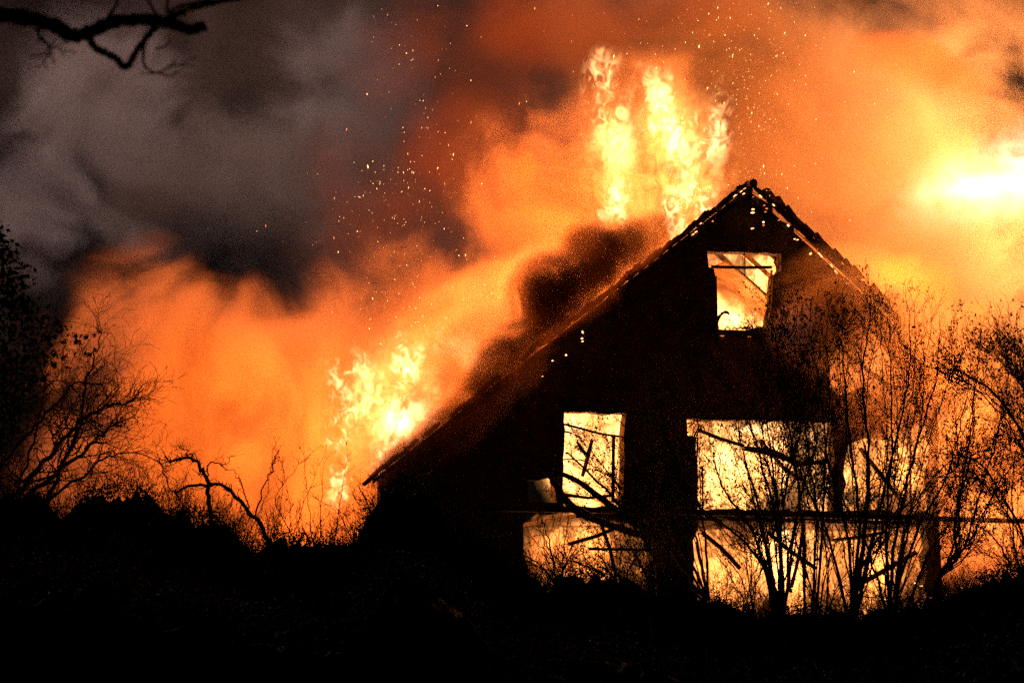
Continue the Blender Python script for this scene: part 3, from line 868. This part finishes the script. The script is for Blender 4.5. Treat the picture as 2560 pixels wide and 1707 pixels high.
limb([(1655, 1350), (1580, 1330), (1490, 1300), (1440, 1275)], .1, .08, 'branch')
limb([(1362, 1172), (1400, 1150), (1440, 1148), (1480, 1160)], .025, .01, 'branch')

# bare trees at the left
GL = 'bare trees and twigs on the left in front of the glow'
woody('bare_tree', 'wide bare tree at the left edge with long limbs pointing right', 'tree', 38,
      [([(-30, 1330), (60, 1210), (150, 1110), (210, 1050), (270, 1015), (330, 1003), (346, 980)], .075, .008),
       ([(-30, 1330), (120, 1200), (220, 1120), (260, 1080), (310, 1050), (338, 1038)], .06, .007),
       ([(100, 1300), (160, 1150), (200, 1060), (212, 960), (235, 900), (252, 842), (246, 826)], .05, .005),
       ([(-40, 1300), (0, 1180), (90, 1060), (150, 1000), (190, 960), (250, 960), (262, 985)], .05, .005),
       ([(-60, 1300), (-20, 1120), (60, 1010), (130, 960), (170, 900)], .04, .005),
       ([(-60, 1300), (10, 1080), (20, 960), (70, 900), (140, 890)], .04, .005),
       ([(0, 1320), (60, 1180), (100, 1040), (110, 950), (90, 900)], .04, .005),
       ([(20, 1330), (180, 1210), (260, 1150), (330, 1130), (420, 1165)], .04, .006),
       ([(-60, 1330), (-10, 1200), (20, 1100), (10, 1000), (30, 930)], .04, .006)], GL, leafy=0, tw=1.8, L=(.5, 1.3), start=.12, wob=.5, lift=.04, jit=.02, depth=2, spread=1.0)
woody('fruit_tree', 'gnarled bare fruit tree with knobbly spurs behind the dark hedge', 'tree', 40,
      [([(545, 1360), (520, 1240), (512, 1185), (485, 1150), (450, 1147), (425, 1155), (412, 1135)], .06, .012),
       ([(512, 1190), (530, 1155), (560, 1160), (582, 1140)], .02, .006),
       ([(485, 1150), (455, 1122), (438, 1115)], .016, .005),
       ([(480, 1290), (425, 1220), (405, 1165), (392, 1130)], .02, .005),
       ([(700, 1400), (640, 1300), (560, 1215), (480, 1215), (440, 1230)], .06, .02),
       ([(640, 1300), (660, 1210), (690, 1140), (690, 1110)], .02, .005),
       ([(620, 1290), (600, 1200), (560, 1170)], .018, .006)], GL, leafy=.0, tw=2.0, L=(.08, .3), start=.3, wob=.5, lift=.15, jit=.02, depth=1)
woody('sapling', 'stand of straight thin twigs in the gap below the left flames', 'shrub', 41,
      [([(790, 1400), (775, 1300), (765, 1200), (760, 1130)], .014, .003), ([(800, 1400), (802, 1280), (812, 1140)], .016, .003),
       ([(780, 1400), (700, 1270), (650, 1190), (770, 1128)][0:1] + [(690, 1260), (740, 1170), (785, 1128)], .014, .003),
       ([(830, 1400), (850, 1260), (868, 1130)], .014, .003), ([(720, 1400), (725, 1260), (700, 1150)], .012, .003),
       ([(900, 1400), (850, 1290), (780, 1240)], .012, .003), ([(660, 1380), (700, 1270), (705, 1180)], .014, .003),
       ([(610, 1360), (660, 1250), (680, 1150)], .014, .003), ([(720, 1400), (760, 1250), (800, 1160)], .012, .003),
       ([(900, 1400), (870, 1300), (810, 1255)], .014, .004)], GL, leafy=.03, tw=1.0, L=(.12, .4), depth=1, wob=.2)
woody('sapling', 'spiky twig cluster against the flames at the foot of the left rake', 'shrub', 42,
      fan((960, 1330), [(900, 1200), (880, 1230), (925, 1190), (950, 1200), (975, 1210), (870, 1260)], r0=.018, r1=.004) +
      fan((1040, 1250), [(1000, 1130), (1010, 1110), (1040, 1150), (1080, 1100), (1060, 1090), (985, 1170), (1110, 1140)], r0=.02, r1=.004), GL, leafy=0, tw=1.2, L=(.12, .4), depth=1)

# the branch hanging into the top left corner, close to the camera
e = empty('overhanging_branch', P(-200, 20, 9), 'thick out of focus branch hanging into the top left corner', 'branch')
YB = 9
def near(pts, r0, r1, name, nt_=0):
    mb = MB(); ps = smooth([P(x, y, YB + random.uniform(-.1, .1)) for x, y in pts], 5, .002); n = len(ps)
    mb.tube(ps, [(r0 + (r1 - r0) * i / (n - 1)) * YB / F * .68 * (1 + .12 * math.sin(i * 2.1)) for i in range(n)], 8)
    for i in range(nt_):
        k = random.randrange(n // 3, n - 1)
        twig(mb, None, ps[k], Vector((random.gauss(0, 1), 0, random.gauss(-.2, .6))), random.uniform(.04, .12), .003, 1, 0)
    mb.build(name, BARK, e)
near([(-220, 10), (-60, 30), (60, 45), (130, 62), (175, 88), (220, 82), (280, 56), (350, 50), (410, 55), (450, 66), (480, 74), (514, 64)], 34, 20, 'limb')
near([(222, 84), (236, 118), (262, 132), (290, 146), (314, 168), (335, 140), (365, 95), (398, 62)], 16, 13, 'side_branch')
near([(395, 58), (440, 38), (490, 18), (560, 2), (640, -12)], 18, 8, 'side_branch', 2)
near([(415, 50), (438, 20), (480, 10), (540, -6)], 9, 5, 'side_branch')
near([(262, 58), (285, 22), (300, -20)], 9, 6, 'side_branch')
near([(392, 50), (382, 22), (360, -10)], 8, 5, 'side_branch')
near([(420, 45), (418, 15), (425, -20)], 8, 5, 'side_branch')
near([(362, 105), (358, 140), (365, 170), (395, 182), (425, 165), (440, 150)], 7, 3, 'twig', 3)
near([(392, 122), (410, 118), (425, 104)], 5, 3, 'twig')
near([(395, 180), (420, 190), (446, 180)], 5, 3, 'twig')
near([(90, 75), (110, 105), (128, 120), (120, 145)], 8, 3, 'twig', 8)
near([(60, 28), (66, 12)], 5, 3, 'twig')

# ------------------------------------------------------------------ dark hedge and shrubs along the bottom
PROF = [(-150, 1230), (0, 1215), (150, 1220), (330, 1205), (400, 1225), (480, 1270), (600, 1315), (700, 1330), (800, 1350), (860, 1325), (900, 1255), (960, 1215), (1010, 1195), (1100, 1225), (1200, 1330), (1290, 1415),
        (1450, 1425), (1560, 1430), (1680, 1460), (1750, 1490), (1950, 1518), (2150, 1515), (2330, 1500), (2400, 1465), (2480, 1430), (2560, 1400), (2720, 1390)]
def prof(x):
    for (x0, y0), (x1, y1) in zip(PROF, PROF[1:]):
        if x0 <= x <= x1: return y0 + (y1 - y0) * (x - x0) / (x1 - x0)
    return 1400
def bush(px, Y, w_, label, dens=1.0, dy=0, seed=0, fill=.985):
    """a mound of leaves and twigs: dark woody core, leaf clumps over it"""
    top = P(px, prof(px) + dy, Y)
    base = Vector((top.x, Y, 0)); H = top.z; W = w_ / 2 * Y / F * 1.15
    e = empty('bush', base, label, 'bush', 'dark bushes along the bottom of the picture')
    core = MB(); n = 44; m_ = 18
    def surf(a, h):
        x = math.cos(a); y = math.sin(a)
        lx = base.x + W * x * (1 - h ** 3) ** .5
        pxx = 1280 + (lx) / Y * F
        hh = (P(pxx, prof(pxx) + dy, Y).z) if h > .2 else H
        k = 1 + .16 * mn.noise(Vector((lx * .8 + seed, y * 2, h * 3)))
        return Vector((lx, base.y + W * .6 * y * (1 - h ** 3) ** .5, max(0, hh * h * (.9 + .1 * k))))
    for j in range(m_ + 1):
        for i in range(n): core.v.append(base + (surf(2 * math.pi * i / n, j / m_ * .97) - base) * fill * random.uniform(.93, 1.03))
    for j in range(m_):
        for i in range(n):
            core.f.append((j * n + i, j * n + (i + 1) % n, (j + 1) * n + (i + 1) % n, (j + 1) * n + i))
    core.f.append(tuple(m_ * n + i for i in range(n)))
    core.build('woody_core', HEDGE, e)
    lf = MB(); tw = MB()
    for i in range(int(7500 * dens)):
        a = random.uniform(0, 2 * math.pi); h = random.random() ** .6
        p = surf(a, h) + Vector((random.gauss(0, .07), random.gauss(0, .1), random.gauss(.02, .08)))
        lf.leaf(p, random.uniform(.03, .075))
    for i in range(int(300 * dens)):
        a = random.uniform(0, 2 * math.pi); h = random.uniform(.75, .97)
        p = surf(a, h)
        twig(tw, lf, p, Vector((random.gauss(0, .5), random.gauss(0, .4), 1)), random.uniform(.15, .6) * Y / 35, .006, 2, .03, .3, .1, .04)
    tag(lf.build('foliage', HEDGE, e), kind='stuff')
    tag(tw.build('twigs', BARK, e), kind='stuff')
    return e
bl = [(20, 36, 420, 'broad dark bush in the bottom left corner under the bare tree'), (300, 37, 380, 'rounded dark bush below the tips of the bare tree limbs'),
      (520, 36, 330, 'dark bush under the gnarled fruit tree'), (760, 38, 360, 'lowest dark bush in the dip below the left flames'),
      (1010, 40, 340, 'dark bush at the foot of the left rake, under spiky twigs'), (1250, 41, 340, 'dark bush at the left end of the balcony beam'),
      (1500, 41, 380, 'dark bush below the narrow window'), (1760, 40, 380, 'dark bush between the lower windows'),
      (2020, 40, 380, 'dark bush below the widest window'), (2260, 39.5, 360, 'dark bush under the tall leafy saplings'),
      (2490, 38, 380, 'dark bush rising at the right edge under the thicket')]
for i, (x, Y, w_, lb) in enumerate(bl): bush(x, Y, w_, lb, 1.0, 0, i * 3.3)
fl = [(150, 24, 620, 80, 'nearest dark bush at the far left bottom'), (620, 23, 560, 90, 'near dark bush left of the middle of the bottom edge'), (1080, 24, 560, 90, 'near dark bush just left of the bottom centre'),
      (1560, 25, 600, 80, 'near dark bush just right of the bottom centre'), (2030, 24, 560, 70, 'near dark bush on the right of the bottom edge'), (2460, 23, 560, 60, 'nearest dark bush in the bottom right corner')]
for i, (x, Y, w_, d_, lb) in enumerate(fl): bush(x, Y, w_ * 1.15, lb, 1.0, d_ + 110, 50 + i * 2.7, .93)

# evergreen silhouette on the left
def evergreen(px, Y, top_y, half, label):
    base = P(px, 1500, Y); base.z = 0
    H = P(px, top_y, Y).z
    e = empty('evergreen_tree', base, label, 'tree')
    mb = MB(); mb.tube([base, base + UP * H * .5, base + UP * H * .97], [.22, .14, .03], 8); mb.build('trunk', BARK, e)
    lf = MB()
    R = half * Y / F
    for i in range(6000):
        h = .4 + .6 * random.random() ** .9
        a = random.uniform(0, 6.283)
        prof_ = ((1 - h) / .26) ** .75 if h > .74 else max(.1, 1 - (.74 - h) / .30)
        rr = R * prof_ * (1 + .6 * mn.noise(Vector((math.cos(a) * 1.5, math.sin(a) * 1.5, h * 12)))) * (.25 + .75 * random.random() ** .5)
        p = base + Vector((math.cos(a) * rr, math.sin(a) * rr, .8 + (H - .8) * h + random.gauss(-.05, .07)))
        lf.leaf(p, random.uniform(.04, .09))
    tag(lf.build('crown', HEDGE, e), kind='stuff')
evergreen(-85, 20, 520, 215, 'dark evergreen silhouette behind the bare tree at the left edge')
